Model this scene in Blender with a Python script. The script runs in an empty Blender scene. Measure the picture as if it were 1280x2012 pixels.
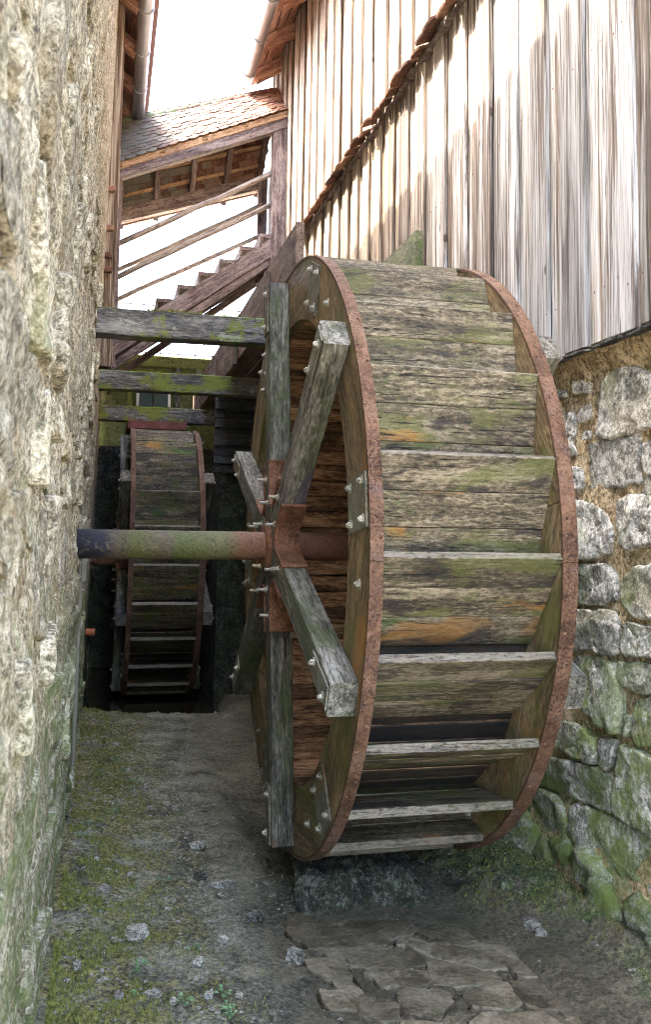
import bpy, bmesh, math, random
from mathutils import Vector, Matrix, noise
R_ = math.radians
scene = bpy.context.scene
col = scene.collection
random.seed(11)

# ------------------------------------------------------------------ camera
F_PX, CY_PX = 1758.67, 872.1            # focal length and optical centre row, in pixels of the 1280x2012 photo
YAW, PITCH, ROLL = .2386, .0987, .0155
EYE = Vector((0, 0, 1.65))
fw = Vector((math.sin(YAW)*math.cos(PITCH), math.cos(YAW)*math.cos(PITCH), math.sin(PITCH)))
rt = Vector((math.cos(YAW), -math.sin(YAW), 0))
up = rt.cross(fw)
rt, up = math.cos(ROLL)*rt + math.sin(ROLL)*up, -math.sin(ROLL)*rt + math.cos(ROLL)*up
cd = bpy.data.cameras.new('camera')
cam = bpy.data.objects.new('camera', cd)
col.objects.link(cam)
cm = Matrix((rt, up, -fw)).transposed().to_4x4()
cm.translation = EYE
cam.matrix_world = cm
cd.sensor_fit = 'VERTICAL'
cd.sensor_width = 36
cd.sensor_height = 36
cd.lens = F_PX/2012*36
cd.shift_y = -(1006-CY_PX)/2012
cd.clip_start = .05
cd.clip_end = 2000
cd.dof.use_dof = True
cd.dof.focus_distance = 4.6
cd.dof.aperture_fstop = 9.0
scene.camera = cam
scene.render.resolution_x, scene.render.resolution_y = 652, 1024

# ------------------------------------------------------------------ sky and sun
SUN = Vector((-1, .34, 1.66)).normalized()
world = bpy.data.worlds.new('World')
scene.world = world
world.use_nodes = True
wn = world.node_tree
bg = wn.nodes['Background']
sky = wn.nodes.new('ShaderNodeTexSky')
sky.sky_type = 'NISHITA'
sky.sun_disc = False
sky.sun_elevation = math.asin(SUN.z)
sky.sun_rotation = math.atan2(SUN.x, SUN.y)
sky.air_density = 1.0
sky.dust_density = 6.0
sky.ozone_density = .6
wn.links.new(sky.outputs[0], bg.inputs[0])
bg.inputs[1].default_value = .15
sl = bpy.data.lights.new('sun', 'SUN')
sl.energy = 2.0
sl.angle = R_(.5)
sl.color = (1, .86, .68)
so = bpy.data.objects.new('sun', sl)
col.objects.link(so)
so.rotation_euler = SUN.to_track_quat('Z', 'Y').to_euler()
so.location = (0, 0, 30)
vs = scene.view_settings
vs.view_transform = 'Standard'
vs.look = 'None'
vs.exposure = 4.5
vs.gamma = 1
scene.cycles.filter_width = 1.0
scene.cycles.denoising_prefilter = 'NONE'

# ------------------------------------------------------------------ pixel helpers (a pixel is a direction; the plane touched gives the distance)
def ray(x, y):
    return rt*((x-640)/F_PX) - up*((y-CY_PX)/F_PX) + fw
def onx(x, y, X):
    d = ray(x, y); return EYE + d*(X/d.x)
def ony(x, y, Y):
    d = ray(x, y); return EYE + d*(Y/d.y)
def onz(x, y, Z):
    d = ray(x, y); return EYE + d*((Z-EYE.z)/d.z)

# ------------------------------------------------------------------ node helper
class NT:
    def __init__(s, name):
        s.m = bpy.data.materials.new(name); s.m.use_nodes = True
        s.t = s.m.node_tree; s.b = s.t.nodes['Principled BSDF']
        s.n = s.t.nodes; s.l = s.t.links
    def put(s, sock, v):
        if hasattr(v, 'links'): s.l.new(v, sock)
        elif isinstance(v, (tuple, list)) and len(v) == 3 and sock.type == 'RGBA': sock.default_value = (*v, 1)
        else: sock.default_value = v
    def coord(s, kind='Object', rnd=True, scale=(1, 1, 1)):
        tc = s.n.new('ShaderNodeTexCoord').outputs[kind]
        if rnd:
            oi = s.n.new('ShaderNodeObjectInfo').outputs['Random']
            k = s.n.new('ShaderNodeVectorMath'); k.operation = 'SCALE'; k.inputs[0].default_value = (37.1, 51.7, 23.3); s.l.new(oi, k.inputs['Scale'])
            a = s.n.new('ShaderNodeVectorMath'); a.operation = 'ADD'; s.l.new(tc, a.inputs[0]); s.l.new(k.outputs[0], a.inputs[1]); tc = a.outputs[0]
        return tc
    def scale(s, v, sc):
        a = s.n.new('ShaderNodeVectorMath'); a.operation = 'MULTIPLY'; s.l.new(v, a.inputs[0]); a.inputs[1].default_value = sc; return a.outputs[0]
    def noise(s, v, sc, det=6, rough=.6, dist=0):
        n = s.n.new('ShaderNodeTexNoise'); s.l.new(v, n.inputs['Vector']); n.inputs['Scale'].default_value = sc; n.inputs['Detail'].default_value = det
        n.inputs['Roughness'].default_value = rough; n.inputs['Distortion'].default_value = dist; return n.outputs[0]
    def voro(s, v, sc, feat='F1', out='Distance', rnd=1):
        n = s.n.new('ShaderNodeTexVoronoi'); n.feature = feat; s.l.new(v, n.inputs['Vector']); n.inputs['Scale'].default_value = sc; n.inputs['Randomness'].default_value = rnd; return n.outputs[out]
    def ramp(s, f, stops):
        r = s.n.new('ShaderNodeValToRGB'); s.l.new(f, r.inputs[0]); e = r.color_ramp.elements
        while len(e) < len(stops): e.new(.5)
        for x, (p, c) in zip(e, stops):
            x.position = p; x.color = (*c, 1) if isinstance(c, (tuple, list)) else (c, c, c, 1)
        return r.outputs[0]
    def mix(s, f, a, b, mode='MIX'):
        m = s.n.new('ShaderNodeMix'); m.data_type = 'RGBA'; m.blend_type = mode
        s.put(m.inputs[0], f); s.put(m.inputs[6], a); s.put(m.inputs[7], b); return m.outputs[2]
    def math(s, op, a, b=0, c=0, clamp=False):
        m = s.n.new('ShaderNodeMath'); m.operation = op; m.use_clamp = clamp
        s.put(m.inputs[0], a); s.put(m.inputs[1], b); s.put(m.inputs[2], c); return m.outputs[0]
    def step(s, f, lo, hi):
        m = s.n.new('ShaderNodeMapRange'); m.interpolation_type = 'SMOOTHSTEP'; s.l.new(f, m.inputs[0]); m.inputs[1].default_value = lo; m.inputs[2].default_value = hi; return m.outputs[0]
    def rnd(s):
        return s.n.new('ShaderNodeObjectInfo').outputs['Random']
    def pos(s):
        g = s.n.new('ShaderNodeNewGeometry'); x = s.n.new('ShaderNodeSeparateXYZ'); s.l.new(g.outputs['Position'], x.inputs[0]); return x.outputs
    def nrm(s):
        g = s.n.new('ShaderNodeNewGeometry'); x = s.n.new('ShaderNodeSeparateXYZ'); s.l.new(g.outputs['Normal'], x.inputs[0]); return x.outputs
    def bump(s, h, d=.01, st=1.0):
        b = s.n.new('ShaderNodeBump'); b.inputs['Strength'].default_value = st; b.inputs['Distance'].default_value = d; s.l.new(h, b.inputs['Height']); s.l.new(b.outputs[0], s.b.inputs['Normal'])
    def done(s, c, rough=.8, metal=0, spec=.35):
        s.put(s.b.inputs['Base Color'], c); s.put(s.b.inputs['Roughness'], rough); s.put(s.b.inputs['Metallic'], metal); s.b.inputs['Specular IOR Level'].default_value = spec
        return s.m

M = {}
def wood(name, dark, mid, light, stains=(), moss=None, var=.35, rough=.8, bump=.006, grain=1.0, crack=.5, wet=None, topmoss=None, edge=None, under=None, fib=17):
    n = NT(name); v = n.coord()
    g1 = n.noise(n.scale(v, (fib, 84*grain, 84*grain)), 1, 10, .76, .4)
    g2 = n.noise(n.scale(v, (1.5, 17*grain, 17*grain)), 1, 6, .62, .8)
    pat = n.noise(n.scale(v, (2.6, 6, 6)), 1, 8, .68, .4)
    f = n.math('ADD', n.math('MULTIPLY', g1, .50), n.math('MULTIPLY', g2, .30))
    f = n.math('ADD', f, n.math('MULTIPLY', pat, .25))
    c = n.ramp(f, ((.455, dark), (.525, mid), (.605, light)))
    ck = n.step(n.noise(n.scale(v, (4.5, 95*grain, 95*grain)), 1, 6, .65, .9), .365, .40)
    for i, (sc, sx, lo, hi, amt) in enumerate(stains):
        sn = n.noise(n.scale(v, (sx, sx*2.2, sx*2.2)), 1.0, 6, .62, .5+i*.2)
        c = n.mix(n.math('MULTIPLY', n.step(sn, lo, hi), amt), c, sc)
    if moss:
        mc, sx, lo, hi, amt = moss
        mn = n.noise(n.scale(v, (sx, sx*1.6, sx*1.6)), 1.0, 9, .72, .3)
        mf = n.math('MULTIPLY', n.step(mn, lo, hi), amt)
        fine = n.noise(v, 90, 3, .6)
        c = n.mix(mf, c, n.mix(fine, [x*.35 for x in mc], [x*1.6 for x in mc]))
    if topmoss:
        tn = n.math('ADD', n.math('MULTIPLY', n.nrm()[2], .4), n.math('MULTIPLY', n.noise(v, 5, 6, .7), .8))
        c = n.mix(n.step(tn, .62, .80), c, n.mix(n.noise(v, 120, 3), [x*.4 for x in topmoss], [x*1.7 for x in topmoss]))
    c = n.mix(n.math('MULTIPLY', n.math('SUBTRACT', 1, ck), crack), c, (.012, .010, .009))
    if edge or under:
        sx_ = n.n.new('ShaderNodeSeparateXYZ'); n.l.new(n.coord('Object', False), sx_.inputs[0])
    if edge:
        ew_ = n.step(n.math('SUBTRACT', n.math('MULTIPLY', g1, .026), sx_.outputs[1]), .081, .087)
        c = n.mix(n.math('MULTIPLY', ew_, .8), c, edge)
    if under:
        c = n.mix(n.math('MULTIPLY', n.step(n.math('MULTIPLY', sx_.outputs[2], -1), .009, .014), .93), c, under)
    br = n.math('ADD', n.math('MULTIPLY', n.rnd(), var), 1-var/2)
    bc = n.n.new('ShaderNodeCombineXYZ'); [n.l.new(br, bc.inputs[i]) for i in range(3)]
    c = n.mix(1, c, bc.outputs[0], 'MULTIPLY')
    h = n.math('ADD', n.math('MULTIPLY', f, 1.2), n.math('MULTIPLY', ck, .5))
    n.bump(h, bump*2.2, 1)
    r = rough
    if wet: r = n.ramp(pat, ((.4, wet), (.62, rough)))
    M[name] = n.done(c, r)
    return M[name]

ORANGE = (.36, .17, .035); OLIVE = (.10, .115, .025); GREEN = (.055, .115, .022)
BK = dict(stains=((OLIVE, 2.0, .49, .60, .6), (ORANGE, 1.6, .575, .66, .6), ((.024, .020, .020), 2.4, .56, .63, .75)), moss=(GREEN, 1.9, .585, .65, .7), var=.5, wet=.5, crack=.85, fib=30)
wood('bucket_wood', (.026, .021, .015), (.114, .091, .055), (.31, .262, .18), **BK)
wood('bucket_lip_wood', (.026, .021, .015), (.114, .091, .055), (.31, .262, .18), edge=(.24, .21, .165), **BK)
wood('shroud_wood', (.062, .044, .024), (.175, .122, .062), (.34, .255, .145), ((OLIVE, 1.6, .48, .60, .65), (ORANGE, 1.4, .56, .68, .6)), ((.10, .12, .03), 1.2, .58, .70, .6), .3, rough=.6, grain=.7, crack=.4, bump=.003)
wood('spoke_wood', (.030, .028, .023), (.125, .118, .092), (.31, .295, .25), (((.06, .05, .085), 1.6, .54, .66, .65), (ORANGE, 1.0, .60, .72, .6)), ((.075, .100, .030), 1.2, .49, .62, .75), .4, crack=.7)
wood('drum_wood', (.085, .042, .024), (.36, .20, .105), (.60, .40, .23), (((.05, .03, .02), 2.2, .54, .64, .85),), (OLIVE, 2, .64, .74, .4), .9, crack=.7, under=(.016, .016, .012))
wood('beam_wood', (.026, .024, .022), (.105, .096, .086), (.26, .245, .215), (((.02, .022, .045), 1.5, .54, .64, .5), ((.34, .36, .28), 5.0, .62, .65, .7)), ((.16, .19, .022), 2.2, .50, .57, .9), .3, topmoss=(.16, .25, .025), crack=.5)
wood('flume_moss_wood', (.035, .035, .020), (.10, .10, .055), (.20, .20, .12), (), ((.075, .125, .03), 1.6, .46, .58, .85), .3, crack=.5)
wood('flume_wood', (.060, .040, .030), (.155, .105, .080), (.27, .20, .155), (), (GREEN, 1.3, .58, .68, .6), .3, crack=.4)
wood('stair_wood', (.058, .040, .038), (.165, .122, .110), (.32, .26, .235), (((.12, .05, .038), 1.2, .52, .66, .5),), None, .4)
wood('pole_wood', (.14, .105, .085), (.34, .275, .225), (.50, .44, .38), (), None, .3)
wood('new_wood', (.18, .10, .055), (.36, .22, .12), (.50, .34, .20), (), None, .3)
wood('rafter_wood', (.14, .060, .040), (.30, .145, .095), (.44, .26, .18), (), None, .3)
wood('wet_wood', (.006, .006, .008), (.022, .024, .026), (.085, .090, .085), (), ((.02, .04, .025), 1.5, .54, .64, .5), .4, wet=.3)

def board_mat():
    n = NT('board_wood'); v = n.coord(); r = n.rnd()
    g1 = n.noise(n.scale(v, (1.1, 52, 52)), 1, 10, .70, .6)
    g2 = n.noise(n.scale(v, (4, 170, 170)), 1, 5, .7, .1)
    wide = n.noise(n.scale(v, (.7, 10, 10)), 1, 7, .62, .8)
    f = n.math('ADD', n.math('MULTIPLY', g1, .5), n.math('MULTIPLY', g2, .2)); f = n.math('ADD', f, n.math('MULTIPLY', wide, .34))
    c = n.ramp(f, ((.42, (.075, .062, .055)), (.49, (.26, .25, .238)), (.54, (.44, .44, .44)), (.63, (.60, .61, .615))))
    # bare brown streaks where the grey skin has worn off
    st = n.step(n.math('ADD', n.noise(n.scale(v, (.5, 15, 15)), 1, 9, .68, .7), n.math('MULTIPLY', r, .20)), .60, .68)
    c = n.mix(n.math('MULTIPLY', st, .85), c, n.ramp(g1, ((.42, (.030, .020, .014)), (.52, (.115, .080, .055)), (.63, (.28, .225, .175)))))
    st2 = n.step(n.math('ADD', n.noise(n.scale(v, (.4, 20, 20)), 1.0, 6, .6, .5), n.math('MULTIPLY', r, -.1)), .54, .64)
    c = n.mix(n.math('MULTIPLY', st2, .45), c, (.33, .235, .14))
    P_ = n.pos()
    sunlit_tan = n.step(n.math('ADD', n.math('ADD', P_[1], n.math('MULTIPLY', P_[2], .5)), n.math('MULTIPLY', n.math('SUBTRACT', wide, .5), 3.0)), 6.3, 9.0)
    c = n.mix(n.math('MULTIPLY', sunlit_tan, .8), c, n.mix(1, c, (.74, .56, .37), 'MULTIPLY'))  # sunlit tan put into the colour of the upper, farther boards, against clipping
    # knots
    kn = n.voro(n.scale(v, (1.3, 4.2, .01)), 1.6); kf = n.math('SUBTRACT', 1, n.step(kn, .04, .075))
    c = n.mix(n.math('MULTIPLY', kf, .85), c, (.05, .03, .022))
    ck = n.step(n.noise(n.scale(v, (.7, 60, 60)), 1, 5, .55, 1.2), .325, .375)
    c = n.mix(n.math('MULTIPLY', n.math('SUBTRACT', 1, ck), .8), c, (.018, .013, .010))
    br = n.math('ADD', n.math('MULTIPLY', n.math('FRACT', n.math('MULTIPLY', r, 7.31)), .65), .56)
    bc = n.n.new('ShaderNodeCombineXYZ'); [n.l.new(br, bc.inputs[i]) for i in range(3)]
    c = n.mix(1, c, bc.outputs[0], 'MULTIPLY')
    n.bump(n.math('ADD', f, n.math('MULTIPLY', ck, .4)), .012, 1)
    M['board_wood'] = n.done(c, .85)
board_mat()

def stone_mat(name, lo, mid, hi, mossz, mossamt, ochre=.25, rnd=True, sc=1.0, bump=.03, pits=.75):
    n = NT(name); v = n.coord(rnd=rnd)
    a = n.noise(v, 9*sc, 12, .78, .4); b = n.noise(v, 52*sc, 7, .75, .3); vo = n.voro(v, 30*sc)
    big = n.noise(v, 2.2*sc, 6, .65)
    f = n.math('ADD', n.math('MULTIPLY', a, .5), n.math('MULTIPLY', b, .5))
    c = n.ramp(f, ((.445, lo), (.50, mid), (.565, hi)))
    c = n.mix(n.math('MULTIPLY', n.step(big, .52, .66), ochre), c, n.mix(b, (.16, .105, .04), (.50, .36, .17)))
    pit = n.step(n.noise(v, 34*sc, 6, .78), .41, .46)
    c = n.mix(n.math('MULTIPLY', n.math('SUBTRACT', 1, pit), pits), c, [x*.35 for x in lo])
    z = n.pos()[2]
    zf = n.math('SUBTRACT', 1, n.step(n.math('ADD', z, n.math('MULTIPLY', n.math('SUBTRACT', n.noise(n.coord('Object', False), 1.4, 5, .6), .5), 2.2)), mossz-.5, mossz+.5))
    mf = n.math('MULTIPLY', n.math('MULTIPLY', zf, n.step(n.noise(v, 5*sc, 8, .75), .38, .60)), mossamt)
    c = n.mix(mf, c, n.mix(n.noise(v, 110, 3, .7), (.026, .044, .010), (.22, .29, .065)))
    al = n.step(n.noise(v, 2.8*sc, 7, .7, .4), .56, .68)      # pale green algae bloom
    c = n.mix(n.math('MULTIPLY', al, .45*mossamt), c, (.21, .25, .11))
    br = n.math('ADD', n.math('MULTIPLY', n.rnd(), .45), .78)
    bc = n.n.new('ShaderNodeCombineXYZ'); [n.l.new(br, bc.inputs[i]) for i in range(3)]
    c = n.mix(1, c, bc.outputs[0], 'MULTIPLY')
    h = n.math('ADD', n.math('MULTIPLY', a, .8), n.math('MULTIPLY', b, .5)); h = n.math('ADD', h, n.math('MULTIPLY', vo, .25))
    n.bump(h, bump, 1)
    M[name] = n.done(c, .88)
stone_mat('wall_stone', (.14, .132, .112), (.36, .348, .30), (.66, .64, .575), 1.3, .95, .3, pits=.5, bump=.022)
stone_mat('side_stone', (.15, .128, .082), (.42, .375, .265), (.74, .69, .54), 1.3, .9, .4, sc=1.5)
stone_mat('side_mortar', (.15, .122, .072), (.43, .37, .245), (.75, .685, .51), 1.3, .9, .5, rnd=False, sc=1.6, bump=.03)
stone_mat('mortar', (.24, .165, .08), (.54, .41, .23), (.80, .66, .43), .95, .75, .45, rnd=False, bump=.04)
stone_mat('dark_stone', (.010, .010, .009), (.045, .046, .040), (.20, .20, .17), .8, .15, .05)
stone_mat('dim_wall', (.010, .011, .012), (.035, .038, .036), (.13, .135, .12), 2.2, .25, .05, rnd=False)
stone_mat('moss_wall', (.06, .065, .03), (.13, .135, .055), (.22, .22, .10), 5, .9, .3, rnd=False)
stone_mat('foot_stone', (.06, .07, .05), (.20, .21, .16), (.42, .42, .36), 1.6, 1.0, .2)
stone_mat('pebble', (.14, .13, .10), (.34, .32, .26), (.58, .56, .48), -.4, .35, .3, sc=2)

def rust_mat(name, cols, purple, metal=.1, rough=.75, pitc=(.035, .014, .009)):
    n = NT(name); v = n.coord(rnd=True)
    a = n.noise(v, 9, 9, .7, .3); b = n.noise(v, 75, 5, .7)
    c = n.ramp(n.math('ADD', n.math('MULTIPLY', a, .65), n.math('MULTIPLY', b, .4)), ((.38, cols[0]), (.52, cols[1]), (.68, cols[2])))
    c = n.mix(n.math('MULTIPLY', n.step(n.noise(v, 4, 6, .65, .5), .54, .66), .45), c, purple)
    p = n.step(n.math('ADD', n.noise(v, 120, 4, .75), n.math('MULTIPLY', n.noise(v, 5, 3), .35)), .72, .80)
    c = n.mix(n.math('MULTIPLY', p, .8), c, pitc)
    n.bump(n.math('ADD', n.math('MULTIPLY', b, .6), n.math('MULTIPLY', p, -.6)), .004, 1)
    M[name] = n.done(c, rough, metal)
rust_mat('tyre_rust', ((.042, .020, .011), (.120, .062, .034), (.22, .132, .084)), (.112, .083, .086))
rust_mat('hub_rust', ((.055, .022, .013), (.19, .085, .046), (.33, .18, .11)), (.13, .105, .05))
rust_mat('plate_steel', ((.11, .075, .04), (.17, .165, .12), (.26, .27, .22)), (.22, .085, .03))
rust_mat('bolt_steel', ((.20, .18, .13), (.36, .34, .27), (.55, .54, .48)), (.26, .20, .11), .35, .45)
rust_mat('red_steel', ((.10, .03, .022), (.19, .065, .05), (.27, .12, .10)), (.14, .05, .05))

n = NT('axle_paint'); v = n.coord('Object', False); x = n.pos()[0]
a = n.noise(v, 5, 7, .7, .4); b = n.noise(v, 70, 5, .7)
xx = n.math('ADD', x, n.math('MULTIPLY', n.math('SUBTRACT', a, .5), .22))
c = n.ramp(n.math('MULTIPLY', n.math('ADD', xx, .15), 1), ((.0, (.012, .015, .026)), (.14, (.022, .025, .036)), (.2, (.085, .068, .048)), (.3, (.085, .092, .022)), (.44, (.095, .075, .048)), (.50, (.075, .092, .022)), (.70, (.115, .115, .045)), (.80, (.17, .082, .042)), (1, (.14, .062, .036))))
c = n.mix(n.math('MULTIPLY', n.step(b, .52, .60), .7), c, (.035, .020, .012))
c = n.mix(n.math('MULTIPLY', n.step(n.noise(v, 24, 7, .75), .57, .62), .55), c, (.17, .13, .075))
n.bump(n.math('ADD', b, n.noise(v, 22, 6, .7)), .006, 1); M['axle_paint'] = n.done(c, .6)

n = NT('zinc'); v = n.coord(); a = n.noise(v, 6, 6, .6)
M['zinc'] = n.done(n.ramp(a, ((.3, (.30, .31, .34)), (.7, (.48, .48, .50)))), .42, .75)

n = NT('tile_clay'); v = n.coord(); x = n.pos()[0]
a = n.noise(v, 16, 8, .7)
c = n.ramp(n.math('ADD', a, n.math('MULTIPLY', n.math('SUBTRACT', n.rnd(), .5), .3)), ((.32, (.06, .024, .016)), (.5, (.15, .066, .040)), (.7, (.25, .14, .095))))
w = n.noise(n.coord('Object', False), 9, 6, .7)
lich = n.math('MULTIPLY', n.step(n.math('ADD', n.math('MULTIPLY', x, -.30), n.math('ADD', w, n.math('MULTIPLY', n.rnd(), .35))), .22, .62), .85)
c = n.mix(lich, c, n.mix(n.noise(v, 30, 5), (.055, .06, .045), (.20, .20, .165)))
c = n.mix(n.math('MULTIPLY', lich, n.step(n.noise(n.coord('Object', False), 5, 6, .7), .54, .66)), c, (.075, .12, .025))
n.bump(a, .006, 1); M['tile_clay'] = n.done(c, .85)

n = NT('ledge_clay'); v = n.coord(); a = n.noise(v, 20, 7, .7)
n.bump(a, .006, 1); M['ledge_clay'] = n.done(n.ramp(n.math('ADD', a, n.math('MULTIPLY', n.math('SUBTRACT', n.rnd(), .5), .35)), ((.3, (.07, .032, .022)), (.55, (.19, .09, .055)), (.75, (.33, .20, .13)))), .85)

# channel floor: moss on the left bank, grey mud, brown silt, mossy right bank
n = NT('floor_mud'); v = n.coord('Object', False); P = n.pos()
a = n.noise(v, 3.2, 9, .68, .3); b = n.noise(v, 46, 9, .76); d = n.noise(v, 190, 4, .7); e = n.noise(v, 1.3, 5, .6)
mud = n.ramp(n.math('ADD', n.math('MULTIPLY', a, .5), n.math('MULTIPLY', b, .5)), ((.43, (.038, .038, .025)), (.50, (.165, .160, .112)), (.575, (.40, .38, .28))))
silt = n.ramp(b, ((.40, (.075, .061, .039)), (.60, (.27, .228, .152))))
fx = n.math('ADD', P[0], n.math('MULTIPLY', n.math('SUBTRACT', a, .5), 1.1))
near = n.math('SUBTRACT', 1, n.step(n.math('ADD', P[1], n.math('MULTIPLY', n.math('SUBTRACT', e, .5), .8)), 3.9, 4.2))
c = n.mix(n.math('MULTIPLY', n.math('MULTIPLY', n.step(fx, .65, .9), near), .9), mud, silt)
mossc = n.ramp(b, ((.42, (.030, .030, .008)), (.5, (.165, .145, .036)), (.58, (.39, .345, .11))))
mf = n.math('MULTIPLY', n.math('SUBTRACT', 1, n.step(fx, .12, .62)), n.step(n.noise(v, 5, 10, .78), .43, .53))
c = n.mix(n.math('MULTIPLY', mf, .92), c, n.mix(n.step(n.noise(v, 75, 4, .7), .5, .75), mossc, (.28, .25, .09)))
fr_ = n.math('SUBTRACT', fx, n.math('MULTIPLY', n.math('SUBTRACT', 1, n.step(P[1], 3.2, 4.3)), .34))
gm = n.math('MULTIPLY', n.step(fr_, 1.58, 1.82), n.step(n.noise(v, 6, 9, .75), .36, .52))
c = n.mix(n.math('MULTIPLY', gm, .95), c, n.ramp(b, ((.38, (.014, .030, .008)), (.5, (.055, .095, .02)), (.64, (.17, .24, .06)))))
g2 = n.math('MULTIPLY', n.step(n.noise(v, 2.1, 7, .7, .6), .55, .66), n.step(b, .42, .58))
c = n.mix(n.math('MULTIPLY', g2, .7), c, n.mix(b, (.03, .05, .015), (.13, .19, .06)))
pale = n.math('MULTIPLY', n.step(n.noise(v, 4.1, 9, .75, .5), .57, .63), n.step(d, .4, .56))
c = n.mix(n.math('MULTIPLY', pale, .75), c, (.42, .36, .24))
sp = n.step(n.noise(v, 95, 3, .6), .66, .70)
c = n.mix(n.math('MULTIPLY', sp, .7), c, (.46, .41, .32))
dk = n.math('SUBTRACT', 1, n.step(n.noise(v, 55, 4, .7), .36, .44))
c = n.mix(n.math('MULTIPLY', dk, .55), c, (.016, .016, .010))
wet = n.math('MULTIPLY', n.step(fx, .45, .75), n.math('SUBTRACT', 1, n.step(fr_, 1.5, 1.8)))
c = n.mix(n.math('MULTIPLY', n.math('MULTIPLY', wet, n.step(a, .36, .58)), .75), c, n.mix(1, c, (.70, .69, .64), 'MULTIPLY'))
n.bump(n.math('ADD', n.math('MULTIPLY', b, .9), n.math('MULTIPLY', d, .45)), .03, 1)
M['floor_mud'] = n.done(c, n.ramp(n.math('MULTIPLY', wet, n.step(e, .3, .5)), ((0, .9), (1, .30))), 0, .5)

n = NT('flagstone'); v = n.coord(); a = n.noise(v, 5, 9, .7, .3); b = n.noise(v, 55, 6, .7)
c = n.ramp(n.math('ADD', n.math('MULTIPLY', a, .6), n.math('MULTIPLY', b, .4)), ((.42, (.066, .054, .034)), (.5, (.145, .120, .078)), (.60, (.235, .20, .14))))
c = n.mix(n.math('MULTIPLY', n.step(n.noise(n.coord('Object', False), 3, 6, .7), .55, .68), .5), c, (.085, .095, .045))
br = n.math('ADD', n.math('MULTIPLY', n.rnd(), .5), .75); bc = n.n.new('ShaderNodeCombineXYZ'); [n.l.new(br, bc.inputs[i]) for i in range(3)]; c = n.mix(1, c, bc.outputs[0], 'MULTIPLY')
n.bump(n.math('ADD', a, b), .006, 1); M['flagstone'] = n.done(c, n.ramp(a, ((.4, .5), (.6, .75))), 0, .3)

n = NT('water'); v = n.coord('Object', False); n.bump(n.noise(v, 14, 3, .5), .003, 1)
n.b.inputs['Transmission Weight'].default_value = .3; n.b.inputs['IOR'].default_value = 1.33
M['water'] = n.done((.042, .034, .022), .10, 0, .4)

n = NT('leaf'); a = n.noise(n.coord(), 30, 3)
M['leaf'] = n.done(n.mix(a, (.06, .13, .045), (.17, .28, .13)), .6)
n = NT('moss_blades'); a = n.noise(n.coord('Object', False), 40, 3)
M['moss_blades'] = n.done(n.ramp(a, ((.35, (.055, .065, .012)), (.65, (.26, .26, .055)))), .9)
n = NT('pane'); M['pane'] = n.done((.02, .045, .03), .35, 0, .15)
n = NT('white_paint'); M['white_paint'] = n.done(n.mix(n.noise(n.coord(), 12, 5), (.5, .52, .55), (.8, .8, .8)), .6)
n = NT('wire'); M['wire'] = n.done((.07, .07, .075), .6, .3)
n = NT('plain_earth'); M['plain_earth'] = n.done(n.mix(n.noise(n.coord('Object', False), .4, 6), (.26, .24, .19), (.42, .39, .32)), .95)
n = NT('core_plaster'); M['core_plaster'] = n.done((.22, .20, .17), .95)
n = NT('pvc'); M['pvc'] = n.done(n.mix(n.noise(n.coord(), 8, 5), (.09, .085, .055), (.22, .21, .16)), .7)
n = NT('orange_clay'); M['orange_clay'] = n.done((.42, .13, .05), .8)

# ------------------------------------------------------------------ object helpers
WM = {}
def emit(name, me, mat=None, parent=None, mw=None, kind=None, label=None, cat=None, group=None):
    o = bpy.data.objects.new(name, me); col.objects.link(o)
    mw = mw.copy() if mw else Matrix(); WM[o] = mw
    if parent:
        o.parent = parent; o.matrix_basis = WM[parent].inverted() @ mw
    else:
        o.matrix_basis = mw
    if mat and me and not me.materials: me.materials.append(M[mat])
    if kind: o['kind'] = kind
    if label: o['label'] = label
    if cat: o['category'] = cat
    if group: o['group'] = group
    return o
def thing(name, loc, label, cat, group=None):
    return emit(name, None, None, None, Matrix.Translation(loc), None, label, cat, group)
def frame(o, x, y):
    x = Vector(x).normalized(); y = Vector(y); y = (y - x*y.dot(x)).normalized(); z = x.cross(y)
    m = Matrix((x, y, z)).transposed().to_4x4(); m.translation = Vector(o); return m
def mesh(name, vs_, fs, smooth=False):
    me = bpy.data.meshes.new(name); me.from_pydata([tuple(v) for v in vs_], [], fs); me.update()
    bm = bmesh.new(); bm.from_mesh(me); bmesh.ops.recalc_face_normals(bm, faces=bm.faces); bm.to_mesh(me); bm.free()
    if smooth:
        for p in me.polygons: p.use_smooth = True
    return me
PC = {}
def plank(L, W, T, seg=3, jit=.0, bev=.004, seed=0, taper=0):
    """a sawn timber, length on X, chamfered, edges slightly uneven; cached"""
    k = (round(L, 3), round(W, 3), round(T, 3), seg, jit, bev, seed)
    if k in PC: return PC[k]
    rg = random.Random(seed*7919+int(L*1000)+int(W*10000)); vs_, fs = [], []
    for i in range(seg+1):
        x = -L/2 + L*i/seg
        j = [rg.uniform(-jit, jit) for _ in range(4)]
        a, b = W/2+j[0], W/2+j[1]; t1, t2 = T/2+j[2]*.35, T/2+j[3]*.35
        for y, z in ((-a+bev, -t1), (b-bev, -t1), (b, -t1+bev), (b, t2-bev), (b-bev, t2), (-a+bev, t2), (-a, t2-bev), (-a, -t1+bev)):
            vs_.append((x + (rg.uniform(-jit, jit) if i in (0, seg) else 0), y, z))
    for i in range(seg):
        for q in range(8):
            fs.append((i*8+q, i*8+(q+1) % 8, i*8+8+(q+1) % 8, i*8+8+q))
    fs.append(tuple(range(8))); fs.append(tuple(range(seg*8, seg*8+8)))
    PC[k] = mesh('timber', vs_, fs); return PC[k]
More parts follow.
